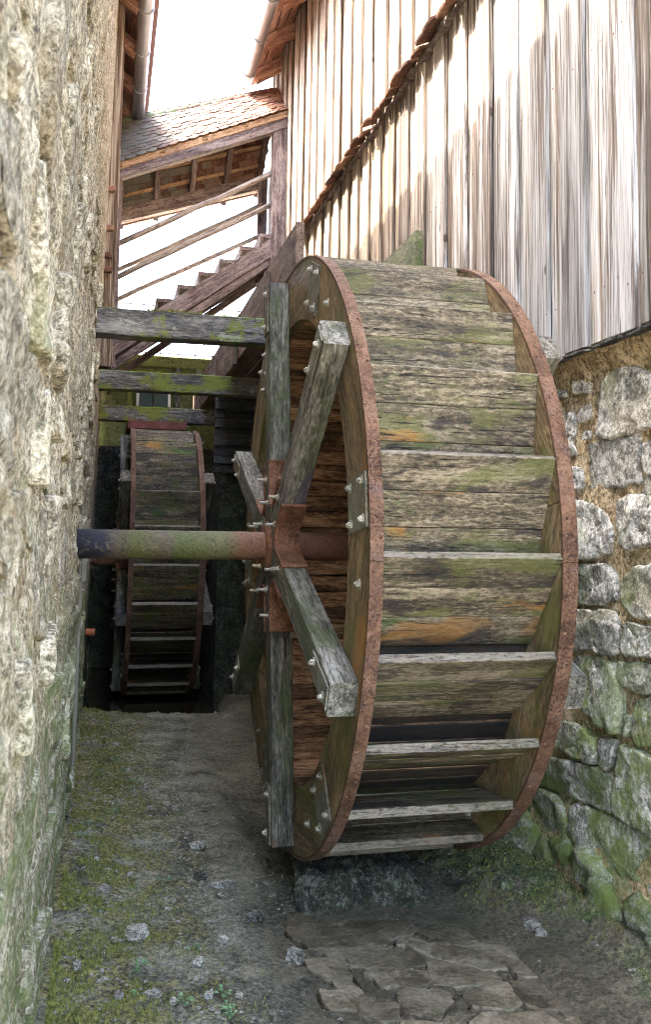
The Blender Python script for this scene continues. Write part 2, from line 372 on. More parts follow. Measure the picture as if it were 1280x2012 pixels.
def beam(name, a, b, W, T, mat, parent, side=(0, 0, 1), seg=4, jit=.003, bev=.005, seed=0, **kw):
    """timber from a to b; W measured along `side`, T across"""
    a, b = Vector(a), Vector(b)
    return emit(name, plank((b-a).length, W, T, seg, jit, bev, seed), mat, parent, frame((a+b)/2, b-a, side), **kw)
def tube_mesh(pts, rad, nseg=10, cap=True, rj=0):
    vs_, fs = [], []; pts = [Vector(p) for p in pts]
    for i, p in enumerate(pts):
        d = (pts[min(i+1, len(pts)-1)]-pts[max(i-1, 0)]).normalized()
        u = d.orthogonal().normalized() if i == 0 else (u - d*u.dot(d)).normalized()
        w = d.cross(u); r = rad if not isinstance(rad, (list, tuple)) else rad[i]
        for k in range(nseg):
            t = 2*math.pi*k/nseg; rr = r*(1+random.uniform(-rj, rj)); vs_.append(p+u*math.cos(t)*rr+w*math.sin(t)*rr)
    for i in range(len(pts)-1):
        for k in range(nseg): fs.append((i*nseg+k, i*nseg+(k+1) % nseg, (i+1)*nseg+(k+1) % nseg, (i+1)*nseg+k))
    if cap: fs.append(tuple(range(nseg))); fs.append(tuple(range((len(pts)-1)*nseg, len(pts)*nseg)))
    return mesh('tube', vs_, fs, nseg > 7)
def flatends(me):
    return me
def box_mesh(x0, x1, y0, y1, z0, z1):
    v = [(x, y, z) for x in (x0, x1) for y in (y0, y1) for z in (z0, z1)]
    return mesh('block', v, [(0, 1, 3, 2), (4, 5, 7, 6), (0, 1, 5, 4), (2, 3, 7, 6), (0, 2, 6, 4), (1, 3, 7, 5)])
def local(me, c):
    me.transform(Matrix.Translation(-Vector(c))); return Matrix.Translation(c)
def fbm(p, o=4):
    return noise.fractal(p, .9, 2.1, o)

def stone_mesh(poly, depth, axis, seed, rings=6, rough=.012, edge=.02, grow=1.05, flat=False):
    """relief stone from a 2D outline; axis(u, v, h) -> world point, h grows out of the wall"""
    rg = random.Random(seed); n_ = len(poly)
    cu = sum(p[0] for p in poly)/n_; cv = sum(p[1] for p in poly)/n_
    poly = [(cu+(a-cu)*grow, cv+(b-cv)*grow) for a, b in poly]
    per = sum(math.dist(poly[i], poly[(i+1) % n_]) for i in range(n_)); st = max(.012, per/64)
    bd = []
    for i in range(n_):
        p, q = poly[i], poly[(i+1) % n_]; m = max(1, round(math.dist(p, q)/st))
        for k in range(m): bd.append((p[0]+(q[0]-p[0])*k/m, p[1]+(q[1]-p[1])*k/m))
    for _ in range(2):
        bd = [((bd[i-1][0]+2*bd[i][0]+bd[(i+1) % len(bd)][0])/4, (bd[i-1][1]+2*bd[i][1]+bd[(i+1) % len(bd)][1])/4) for i in range(len(bd))]
    so_ = Vector((seed*3.17 % 91, seed*1.31 % 77, 0))
    bd = [(u+edge*.6*noise.noise(Vector((u*14, v*14, 1))+so_), v+edge*.6*noise.noise(Vector((u*14, v*14, 7))+so_)) for u, v in bd]
    m = len(bd); vs_, fs = [], []
    tu, tv = rg.uniform(-.10, .10), rg.uniform(-.10, .10)
    prof = [(1.0, -1.2), (1.0, .4), (.985, .8), (.95, .95), (.87, 1), (.76, 1), (.63, 1), (.5, 1), (.36, 1), (.2, 1)]
    if flat: prof = [(1.0, -1.2), (1.0, .75), (.99, .95), (.96, 1.0), (.87, 1), (.7, 1), (.45, 1), (.2, 1)]; tu *= .25; tv *= .25
    for s_, h in prof:
        for u, v in bd:
            uu, vv = cu+(u-cu)*s_, cv+(v-cv)*s_
            hh = depth*h
            if h > 0:
                hh += (uu-cu)*tu + (vv-cv)*tv + rough*fbm(Vector((uu*11, vv*11, 3))+so_, 5)*1.3 + rough*.6*noise.noise(Vector((uu*3.2, vv*3.2, 0))+so_) + rough*.35*noise.cell(Vector((uu*13+.8*noise.noise(Vector((uu*9, vv*9, 0))), vv*13+uu*5, 0))+so_)
            vs_.append(axis(uu, vv, hh))
    for r in range(len(prof)-1):
        for k in range(m): fs.append((r*m+k, r*m+(k+1) % m, (r+1)*m+(k+1) % m, (r+1)*m+k))
    vs_.append(axis(cu, cv, depth*1.0)); b0 = (len(prof)-1)*m
    for k in range(m): fs.append((b0+k, b0+(k+1) % m, len(vs_)-1))
    me = mesh('stone', vs_, fs, not flat)
    return me
def put_stone(name, poly, depth, axis, seed, mat, parent, **kw):
    me = stone_mesh(poly, depth, axis, seed, **kw)
    c = sum((v.co for v in me.vertices), Vector())/len(me.vertices)
    return emit(name, me, mat, parent, local(me, c))
def grid(name, us, vs2, fn):
    vv, fs = [], []; nv = len(vs2)
    for u in us:
        for v in vs2: vv.append(fn(u, v))
    for i in range(len(us)-1):
        for j in range(nv-1): fs.append((i*nv+j, i*nv+j+1, (i+1)*nv+j+1, (i+1)*nv+j))
    me = bpy.data.meshes.new(name); me.from_pydata(vv, [], fs); me.update()
    for p in me.polygons: p.use_smooth = True
    return me
def arange(a, b, s):
    n_ = max(1, round((b-a)/s)); return [a+(b-a)*i/n_ for i in range(n_+1)]
def rubble(u0, u1, v0, v1, hmin, hmax, wmin, wmax, gap, seed):
    """irregular coursed outlines filling a rectangle"""
    rg = random.Random(seed); out = []; v = v0
    while v < v1-.06:
        h = min(rg.uniform(hmin, hmax), v1-v); u = u0+rg.uniform(-wmin, 0)
        while u < u1:
            w = rg.uniform(wmin, wmax)
            parts = [(v, h)] if rg.random() < .78 or h < .2 else [(v, h*.5), (v+h*.5, h*.5)]
            for pv, ph in parts:
                j = lambda s=1: rg.uniform(-.16, .16)*min(w, ph)*s
                g = gap*rg.uniform(.6, 1.5)
                pl = [(u+g+j(), pv+g+j(.7)), (u+w*.5+j(), pv+g+j(.6)), (u+w-g+j(), pv+g+j(.7)), (u+w-g+j(.6), pv+ph*.5), (u+w-g+j(), pv+ph-g+j(.7)), (u+w*.5+j(), pv+ph-g+j(.6)), (u+g+j(), pv+ph-g+j(.7)), (u+g+j(.6), pv+ph*.5)]
                out.append(pl)
            u += w
        v += h
    return out

# ------------------------------------------------------------------ ground
emit('ground', box_mesh(-150, 150, -150, 150, -1.5, -.62), 'plain_earth', kind='structure')
# flat slabs in the silt, outlines measured on the floor plane
FL = [[(170, 290), (330, 270), (450, 275), (445, 310), (360, 340), (230, 345)], [(250, 360), (320, 348), (470, 375), (505, 405), (400, 425), (270, 410)], [(500, 295), (640, 300), (680, 330), (650, 350), (570, 345)],
      [(480, 355), (600, 345), (760, 350), (830, 385), (790, 415), (690, 415), (560, 390)], [(535, 405), (600, 400), (720, 430), (780, 470), (640, 480), (550, 465)], [(320, 440), (400, 425), (515, 430), (520, 460), (480, 490), (380, 480)],
      [(430, 505), (540, 490), (605, 515), (580, 560), (540, 585), (450, 555)], [(300, 550), (360, 540), (410, 550), (435, 600), (370, 605), (300, 580)], [(110, 410), (180, 390), (250, 420), (280, 480), (200, 475)],
      [(820, 400), (950, 390), (1000, 430), (960, 450), (830, 450)], [(825, 470), (1000, 455), (1120, 480), (1150, 540), (1000, 570), (850, 525)], [(650, 500), (780, 485), (815, 520), (800, 560), (680, 550)],
      [(160, 500), (280, 490), (330, 530), (270, 560), (180, 550)], [(440, 610), (600, 610), (640, 660), (440, 660)], [(415, 330), (455, 320), (515, 335), (490, 350), (420, 348)],
      [(60, 250), (140, 250), (165, 310), (220, 345), (120, 350), (50, 310)], [(690, 590), (860, 570), (960, 600), (930, 660), (720, 660)], [(120, 360), (230, 360), (255, 405), (180, 385)], [(1010, 585), (1130, 560), (1230, 590), (1200, 660), (1030, 660)], [(970, 440), (1060, 400), (1120, 440), (1110, 470), (1000, 450)], [(860, 540), (990, 580), (1000, 620), (960, 590), (880, 565)]]
SLAB = []
for pl in FL:
    q = [onz(540+a/1.7297, 1640+b/1.7297, 0) for a, b in pl]; cx_ = sum(p.x for p in q)/len(q); cy_ = sum(p.y for p in q)/len(q)
    q = [(cx_+(p.x-cx_)*1.27, cy_+(p.y-cy_)*1.27) for p in q]
    SLAB.append((min(p[0] for p in q), max(p[0] for p in q), min(p[1] for p in q), max(p[1] for p in q), q))
def in_slab(x, y):
    for a, b, c, d, q in SLAB:
        if a < x < b and c < y < d:
            ins = False; k_ = len(q)-1
            for m_ in range(len(q)):
                (x1, y1), (x2, y2) = q[m_], q[k_]
                if (y1 > y) != (y2 > y) and x < (x2-x1)*(y-y1)/(y2-y1)+x1: ins = not ins
                k_ = m_
            if ins: return True
    return False
def sst(x, a, b):
    t = max(0, min(1, (x-a)/(b-a))); return t*t*(3-2*t)
def floor_h(x, y):
    h = .022*noise.noise(Vector((x*2.3, y*2.3, 0))) + .013*fbm(Vector((x*9, y*9, 4)), 4) + .007*noise.noise(Vector((x*38, y*38, 9)))
    h += .09*(1-sst(x, -.15, .25))*(.7+.5*noise.noise(Vector((y*1.7, 3, 0))))
    h += .03*(1-sst(x, .2, .8))
    w = sst(x, .55, .85)*(1-sst(x, 1.55, 1.8))
    near_ = w*(1-sst(y, 4.0, 4.3)); h = h*(1-.72*near_)-.034*near_
    if near_ > .5 and in_slab(x, y): h -= .020
    h -= .07*w*sst(y, 4.3, 4.8)*(1-sst(y, 6, 7))*sst(x, .7, .9)
    bank = sst(x, 1.52+.36*(1-sst(y, 3.3, 4.2))+.10*noise.noise(Vector((y*2.5, 0, 0))), 2.1)
    h += bank*(.13*(1-sst(y, 5, 6.5))*(.3+.7*sst(y, 2.7, 4.2)) + .05*fbm(Vector((x*5, y*5, 1)), 4))
    h -= .5*sst(y, 8.3, 9.0)*(1-sst(x, 1.0, 1.25))
    return h
ys = arange(-1.5, 2.6, .1)[:-1] + arange(2.6, 6.5, .016)[:-1] + arange(6.5, 9.5, .03)[:-1] + arange(9.5, 12.6, .1)
xs = arange(-.35, 2.45, .017)
floor_o = emit('channel_floor', grid('channel_floor', ys, xs, lambda y, x: (x, y, floor_h(x, y))), 'floor_mud', kind='structure')
for i, pl in enumerate(FL):
    q = [onz(540+a/1.7297, 1640+b/1.7297, 0) for a, b in pl]
    z0 = -.060 + (.002 if i % 3 else 0)
    put_stone('flagstone', [(p.x, p.y) for p in q], .026+.004*(i % 4)/3, lambda u, v, h, z0=z0: (u, v, z0+h), 300+i, 'flagstone', floor_o, rough=.003, edge=.05, grow=1.21, flat=True)
emit('water', grid('water', arange(.5, 1.75, .25), arange(1.5, 4.0, .25), lambda x, y: (x, y, -.047)), 'water', kind='structure')
emit('pool_water', grid('pool_water', arange(-.3, 1.35, .3), arange(8.0, 12.4, .4), lambda x, y: (x, y, -.13)), 'water', kind='structure')

# ------------------------------------------------------------------ right building
XR = 2.15
rb = thing('timber_mill_building', (XR+1.5, 5, 0), 'tall building of weathered grey vertical boards on a rubble stone base', 'building')
emit('core', box_mesh(XR+.12, XR+4, 1.2, 12.6, -.6, 8.6), 'core_plaster', rb)
def rwall(y, z):
    return (XR+.016 - .014*fbm(Vector((y*9, z*9, 2)), 5) - .016*fbm(Vector((y*1.5, z*1.5, 8)), 3) - .06*(1-sst(z, .0, .55)) - .05*sst(z, 2.36, 2.5), y, z)
mort = emit('stone_base', grid('stone_base', arange(1.2, 2.6, .08)[:-1]+arange(2.6, 5.2, .022)[:-1]+arange(5.2, 12.5, .08), arange(-.4, 2.55, .022), rwall), 'mortar', rb)
CA = [[(590, 370), (720, 340), (844, 380), (870, 690), (720, 750), (560, 785), (510, 760), (530, 640), (525, 500), (540, 420)], [(445, 815), (600, 800), (745, 755), (765, 1065), (455, 1120)], [(395, 580), (460, 565), (465, 640), (420, 680), (385, 670)],
      [(270, 640), (360, 630), (375, 760), (350, 790), (380, 890), (280, 890)], [(800, 830), (844, 800), (960, 820), (950, 1040), (810, 1010)], [(330, 1180), (470, 1200), (560, 1290), (600, 1360), (580, 1500), (510, 1540), (340, 1550)],
      [(630, 1180), (760, 1150), (880, 1160), (890, 1440), (720, 1490), (640, 1470)], [(350, 1600), (560, 1590), (610, 1680), (620, 1820), (480, 1850), (340, 1830)], [(645, 1690), (740, 1620), (890, 1580), (900, 1940), (720, 1920), (660, 1820)],
      [(340, 1880), (600, 1880), (640, 1960), (580, 2040), (340, 2040)], [(330, 960), (400, 970), (410, 1090), (340, 1130)], [(420, 740), (470, 735), (465, 790), (425, 800)], [(250, 480), (290, 470), (300, 520), (255, 530)], [(360, 420), (460, 430), (450, 490), (370, 500)], [(660, 1960), (800, 1970), (900, 1990), (880, 2060), (690, 2030)]]
CB = [[(420, 100), (560, 40), (680, 90), (690, 230), (640, 265), (500, 220), (420, 230)], [(695, 95), (740, 75), (790, 150), (800, 260), (750, 270), (695, 190)], [(810, 140), (900, 100), (900, 280), (810, 260)],
      [(420, 270), (520, 260), (650, 300), (690, 420), (700, 560), (680, 690), (600, 650), (500, 580), (450, 480), (400, 380)], [(690, 300), (800, 290), (900, 330), (900, 470), (760, 450), (700, 380)], [(785, 510), (900, 490), (920, 780), (800, 770), (770, 690)],
      [(710, 590), (745, 580), (760, 690), (730, 720)], [(340, 620), (430, 640), (550, 720), (565, 800), (545, 870), (450, 830), (310, 760)], [(585, 720), (650, 720), (650, 830), (620, 905), (580, 880)],
      [(690, 760), (800, 800), (940, 870), (960, 1330), (770, 1220), (660, 1150), (670, 950)], [(290, 830), (420, 860), (570, 890), (630, 960), (640, 1130), (560, 1110), (440, 1060), (230, 970)], [(240, 1010), (330, 1040), (380, 1120), (410, 1200), (380, 1400), (290, 1360), (180, 1290), (90, 1230)],
      [(415, 1095), (500, 1110), (640, 1170), (780, 1240), (940, 1350), (980, 1720), (800, 1640), (640, 1570), (540, 1480), (480, 1350), (430, 1230)], [(420, 1290), (450, 1290), (540, 1470), (540, 1500), (470, 1480), (425, 1400)]]
rax = lambda u, v, h: (XR+.03-h, u, v)
ex = []
for i, pl in enumerate(CA):
    ex.append(([onx(1020+a/3.246, 620+b/3.246, XR) for a, b in pl], .030 if i != 1 else .018))
for i, pl in enumerate(CB):
    ex.append(([onx(980+a/2.874, 1200+b/2.874, XR) for a, b in pl], .034))
for i, (q, dp) in enumerate(ex):
    put_stone('wall_stone', [(p.y, p.z) for p in q], dp+.012, rax, 10+i, 'wall_stone', mort, rough=.009 if i != 1 else .003, edge=.022, grow=1.07)
k = 100
for u0, u1 in ((1.5, 2.75), (4.85, 11.2)):
    for pl in rubble(u0, u1, .15, 2.38, .22, .36, .28, .62, .018, 5+int(u0)):
        k += 1; put_stone('wall_stone', pl, .04, rax, k, 'wall_stone', mort, rough=.009, edge=.02, grow=1.07)
# mossy footing stones along the foot of the base
rg = random.Random(4)
for i in range(15):
    y = 2.75+i*.19+rg.uniform(-.05, .05); s = rg.uniform(.08, .15); c = Vector((XR-.01+rg.uniform(-.03, .03), y, .09+rg.uniform(-.07, .06)+.09*sst(y, 2.9, 4)))
    bm = bmesh.new(); bmesh.ops.create_icosphere(bm, subdivisions=3, radius=1)
    for v in bm.verts:
        d = 1+.35*fbm(v.co*1.5+Vector((i*5, 0, 0)), 4); v.co = Vector((v.co.x*s*.75*d, v.co.y*s*1.25*d, v.co.z*s*.85*d))
    me = bpy.data.meshes.new('footing'); bm.to_mesh(me); bm.free()
    for p in me.polygons: p.use_smooth = True
    emit('footing_stone', me, 'foot_stone', mort, Matrix.Translation(c))
# boards, two storeys
def boards(z0, z1, xface, seed, ya, yb, par):
    rg = random.Random(seed); y = ya; i = 0
    while y < yb:
        w = rg.uniform(.155, .21); prd = .026 if i % 2 else 0
        zz0 = z0 + rg.uniform(-.012, .012) + (0.0 if i % 2 else .01); L = z1-zz0
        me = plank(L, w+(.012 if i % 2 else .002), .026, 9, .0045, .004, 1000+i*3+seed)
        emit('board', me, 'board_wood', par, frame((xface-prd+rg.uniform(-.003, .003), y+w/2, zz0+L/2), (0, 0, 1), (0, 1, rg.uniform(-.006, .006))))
        y += w; i += 1
def nails(zs, xf_, seed, par):
    rg = random.Random(seed); vs_, fs = [], []; y = 1.3
    while y < 11:
        for z in zs:
            for dy in (-.035, .04):
                p = Vector((xf_, y+dy+rg.uniform(-.01, .01), z+rg.uniform(-.03, .03))); b = len(vs_)
                vs_.extend([p+Vector((0, .006*math.cos(k_*1.0472), .006*math.sin(k_*1.0472))) for k_ in range(6)]); vs_.append(p-Vector((.003, 0, 0)))
                fs.extend([(b+k_, b+(k_+1) % 6, b+6) for k_ in range(6)])
        y += .18
    me = mesh('nails', vs_, fs); emit('nails', me, 'hub_rust', par, local(me, (xf_, 6, zs[0])), kind='stuff')
lower = emit('lower_sheathing', box_mesh(XR, XR+.03, 1.25, 11.35, 2.52, 5.05), 'wet_wood', rb)
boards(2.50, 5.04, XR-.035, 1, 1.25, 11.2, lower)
nails((2.72, 3.85, 4.8), XR-.0735, 5, lower)
upper = emit('upper_sheathing', box_mesh(XR-.015, XR+.025, 1.25, 12.4, 5.08, 8.4), 'wet_wood', rb)
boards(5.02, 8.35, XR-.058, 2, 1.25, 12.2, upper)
nails((5.3, 6.4, 7.4), XR-.0965, 6, upper)
# tile drip ledge between the storeys
def tile_mesh(w, l, t, rnd=.35):
    o = [(-w/2, l), (-w/2, rnd*w)] + [(-w/2*math.cos(a), rnd*w*(1-math.sin(a))) for a in [math.pi*(i+.5)/6 for i in range(6)]] + [(w/2, rnd*w), (w/2, l)]
    n_ = len(o); vs_ = [(x, y, 0) for x, y in o] + [(x, y, t) for x, y in o]
    return mesh('tile', vs_, [tuple(range(n_)), tuple(range(n_, 2*n_))] + [(i, (i+1) % n_, n_+(i+1) % n_, n_+i) for i in range(n_)])
ledge = emit('ledge', box_mesh(XR-.105, XR-.05, 1.25, 11.25, 5.0, 5.02), 'stair_wood', rb)
tm = [tile_mesh(w, .20, .017, .12) for w in (.165, .18, .195)]
rg = random.Random(9); y = 1.3
while y < 11.1:
    me = rg.choice(tm); a = rg.uniform(-.05, .05)
    m = frame((XR-.185+rg.uniform(-.025, .012), y, 5.03+rg.uniform(-.01, .014)), (a, 1, rg.uniform(-.11, .11)), (.85, 0, .40+rg.uniform(-.1, .1)))
    emit('ledge_tile', me, 'ledge_clay', ledge, m); y += rg.uniform(.17, .2)
# flashing strip of slates under the boards
rg = random.Random(3)
for i in range(9):
    y = 2.7+i*.24
    emit('slate', plank(.22, .09, .012, 3, .006, .002, 50+i), 'dark_stone', mort, frame((XR-.045, y+rg.uniform(-.03, .03), 2.492), (rg.uniform(-.05, .05), 1, rg.uniform(-.06, .06)), (1, 0, .15)))
# right eave: rafters, soffit boards, gutter, roof
GXR, GZR = 1.60, 7.60
for i in range(12):
    y = 11.3-.86*i
    beam('rafter', (XR+.1, y, GZR+.42), (GXR+.10, y, GZR+.06), .15, .12, 'rafter_wood', rb, (0, 0, 1), seed=i % 3)
for i in range(5):
    t = i/5; x = GXR+.04+.58*t; z = GZR+.135+.38*t
    beam('soffit_board', (x, 1.2, z), (x, 11.75, z), .112, .022, 'rafter_wood', rb, (.85, 0, .55), seg=10, seed=i)
emit('roof', box_mesh(-.01, 5, 1.1, 11.85, .0, .08), 'ledge_clay', rb, frame((GXR+.02, 0, GZR+.17), (.83, 0, .56), (0, 1, 0)))
def gutter(par, x, z, y0, y1, r):
    vs_, fs = [], []; k_ = 11; pr = [(math.cos(math.pi+math.pi*i/(k_-1))*r, math.sin(math.pi+math.pi*i/(k_-1))*r) for i in range(k_)]
    for y in (y0, y1):
        vs_ += [(a, y, b) for a, b in pr] + [(a*.95, y, b*.95) for a, b in pr]
    m = 2*k_
    for i in range(k_-1):
        fs += [(i, i+1, m+i+1, m+i), (k_+i, k_+i+1, m+k_+i+1, m+k_+i)]
    fs += [(0, k_, m+k_, m), (k_-1, 2*k_-1, m+2*k_-1, m+k_-1)]
    fs += [tuple([0]+list(range(0)))[:0] or tuple(list(range(m, m+k_)))]
    fs += [tuple(range(0, k_))]
    g = emit('gutter', mesh('gutter', vs_, fs, True), 'zinc', par, Matrix.Translation((x, 0, z)))
    y = y1-.3
    while y > y0:
        pts = [(math.cos(math.pi+math.pi*i/10)*(r+.004), 0, math.sin(math.pi+math.pi*i/10)*(r+.004)) for i in range(11)]
        emit('gutter_bracket', tube_mesh(pts, .007, 6), 'zinc', g, Matrix.Translation((x, y, z))); y -= .86
gutter(rb, GXR, GZR+.06, 1.2, 11.45, .082)

# ------------------------------------------------------------------ left building
lb = thing('stone_mill_building', (-1.6, 5, 0), 'tall rough plastered rubble stone building with a boarded corner beneath its eave', 'building')
def xl(z): return -.15+.0125*z
emit('core', box_mesh(-4, -.32, .5, 11.9, -.6, 7.2), 'core_plaster', lb)
def lwall(y, z):
    e = 1 if y < 8 else 1-sst(y, 8, 9)*.5
    pr = sst(math.hypot(y-4.48, z-1.58), .08, .2)
    e *= pr; h = .015*fbm(Vector((y*11, z*8, 2)), 6)*e + .014*fbm(Vector((y*1.6, z*1.2, 8)), 3)*e + .03*math.exp(-((y-4.31)/.05)**2)*(1-sst(abs(z-1.58), .13, .3)) + .006*noise.noise(Vector((y*45, z*45, 1)))*e
    bat = .05*(1-sst(z, 0, .5))
    return (xl(z)-.018+h+bat*.0, y, z)
ysl = arange(.5, .8, .1)[:-1]+arange(.8, 4.2, .014)[:-1]+arange(4.2, 7.5, .03)[:-1]+arange(7.5, 12.2, .07)
lwm = emit('stone_wall', grid('stone_wall', ysl, arange(-.3, 4.6, .02)[:-1]+arange(4.6, 7.3, .1), lwall), 'side_mortar', lb)
lax = lambda u, v, h: (xl(v)-.036+h, u, v)
k = 500
for pl in rubble(.7, 7.8, .06, 3.5, .24, .42, .35, .75, .02, 21):
    k += 1; put_stone('rubble_stone', pl, .027, lax, k, 'side_stone', lwm, rough=.009, edge=.04)
# corner post, boards, eave
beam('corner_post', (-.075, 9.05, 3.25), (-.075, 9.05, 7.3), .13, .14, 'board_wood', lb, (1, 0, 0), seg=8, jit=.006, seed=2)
rg = random.Random(8)
for i in range(11):
    y = 9.14+.18*i
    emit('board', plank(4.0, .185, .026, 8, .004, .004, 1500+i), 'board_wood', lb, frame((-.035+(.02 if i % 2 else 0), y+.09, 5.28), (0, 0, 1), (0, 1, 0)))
for z_, y_ in ((5.02, 8.9), (4.62, 8.9), (4.34, 8.9), (4.20, 8.9)):
    emit('brick', plank(.13, .08, .06, 2, .01, .012, int(z_*10)), 'ledge_clay', lb, frame((-.105, y_, z_), (1, 0, 0), (0, 1, .1)))
GXL, GZL = .20, 6.92
for i in range(13):
    y = 11.55-.88*i
    beam('rafter', (-.2, y, GZL+.28), (GXL-.06, y, GZL+.06), .15, .12, 'rafter_wood', lb, (0, 0, 1), seed=i % 3)
for i in range(4):
    t = i/4; x = GXL-.01-.36*t; z = GZL+.135+.30*t
    beam('soffit_board', (x, .5, z), (x, 12.0, z), .11, .022, 'rafter_wood', lb, (-.77, 0, .63), seg=10, seed=i)
emit('roof', box_mesh(-.02, 5, -12.1, -.4, .0, .09), 'ledge_clay', lb, frame((GXL+.06, 0, GZL+.13), (-.77, 0, .63), (0, -1, 0)))
gutter(lb, GXL, GZL+.05, .45, 11.75, .078)

# conduit and bearing bracket on the left wall, clay pipe stub
ct = thing('wall_conduit', (xl(.7)+.03, 5.2, 0), 'grey plastic conduit running up the stone wall beneath the axle', 'conduit')
emit('channel', plank(1.08, .03, .022, 4, .002, .004, 1), 'pvc', ct, frame((xl(.9)+.014, 5.2, .90), (0, 0, 1), (0, 1, 0)))
emit('end_cap', plank(.16, .045, .03, 2, .001, .004, 2), 'pvc', ct, frame((xl(1.4)+.024, 5.2, 1.44), (0, 0, 1), (0, 1, 0)))
sp_ = onx(185, 1252, -.11)
emit('clay_pipe', tube_mesh([(-.1, 0, 0), (.05, 0, 0), (.055, 0, 0)], [.036, .036, .03], 14), 'orange_clay', None, Matrix.Translation((-.12, sp_.y if 8 < sp_.y < 11 else 9.4, .62)), label='short orange clay pipe stub poking out of the stone wall', cat='pipe')

# ------------------------------------------------------------------ water wheel
WC = Vector((.907, 4.483, 1.578)); RO = 1.445
def pol(phi, r, X):
    return Vector((X, WC.y-r*math.sin(phi), WC.z+r*math.cos(phi)))
def er(p): return Vector((0, -math.sin(p), math.cos(p)))
def et(p): return Vector((0, -math.cos(p), -math.sin(p)))
def arc_mesh(r0, r1, a0, a1, x0, x1, seg, mid):
    """ring sector about the wheel axle in a frame whose X axis is the tangent at `mid`"""
    vs_, fs = [], []
    for i in range(seg+1):
        a = a0+(a1-a0)*i/seg-mid
        for r, x in ((r0, x0), (r1, x0), (r1, x1), (r0, x1)):
            vs_.append((r*math.sin(a), r*math.cos(a), x))
    for i in range(seg):
        for q in range(4): fs.append((i*4+q, i*4+(q+1) % 4, i*4+4+(q+1) % 4, i*4+4+q))
    fs += [(0, 1, 2, 3), tuple(range(seg*4, seg*4+4))]
    return mesh('sector', vs_, fs)
def bolt_mesh(rod):
    vs_, fs = [], []
    def cyl(r, z0, z1, k_, ph=0):
        b = len(vs_)
        for z in (z0, z1):
            for i in range(k_): vs_.append((r*math.cos(2*math.pi*i/k_+ph), r*math.sin(2*math.pi*i/k_+ph), z))
        for i in range(k_): fs.append((b+i, b+(i+1) % k_, b+k_+(i+1) % k_, b+k_+i))
        fs.append(tuple(range(b, b+k_))); fs.append(tuple(range(b+k_, b+2*k_)))
    cyl(.0205, 0, .004, 12); cyl(.0125, .004, .015, 6, .3)
    if rod: cyl(.0075, .015, .015+rod, 8)
    return mesh('bolt', vs_, fs)
B_SHORT, B_LONG = bolt_mesh(.006), bolt_mesh(.034)
def bolt(p, nx, par, long=False):
    z = Vector((nx, 0, 0)); a = random.uniform(0, 6); x = Vector((0, math.cos(a), math.sin(a)))
    emit('bolt', B_LONG if long else B_SHORT, 'bolt_steel', par, frame(p, x, z.cross(x)))
wheel = thing('water_wheel', (WC.x+.404, WC.y, WC.z-RO), 'large overshot wooden water wheel with rusty iron tyres and a mossy axle', 'water wheel', 'overshot water wheels in the mill channel')
SPK = [R_(352+60*i) for i in range(6)]
JNT = [R_(22+60*i) for i in range(6)]
def xframe(mid):
    # columns: tangent (increasing angle), radial, axle direction
    m = Matrix((et(mid), er(mid), Vector((1, 0, 0)))).transposed().to_4x4(); m.translation = Vector((0, WC.y, WC.z)); return m
XL0, XL1, XR0, XR1 = .908, .954, 1.655, 1.711
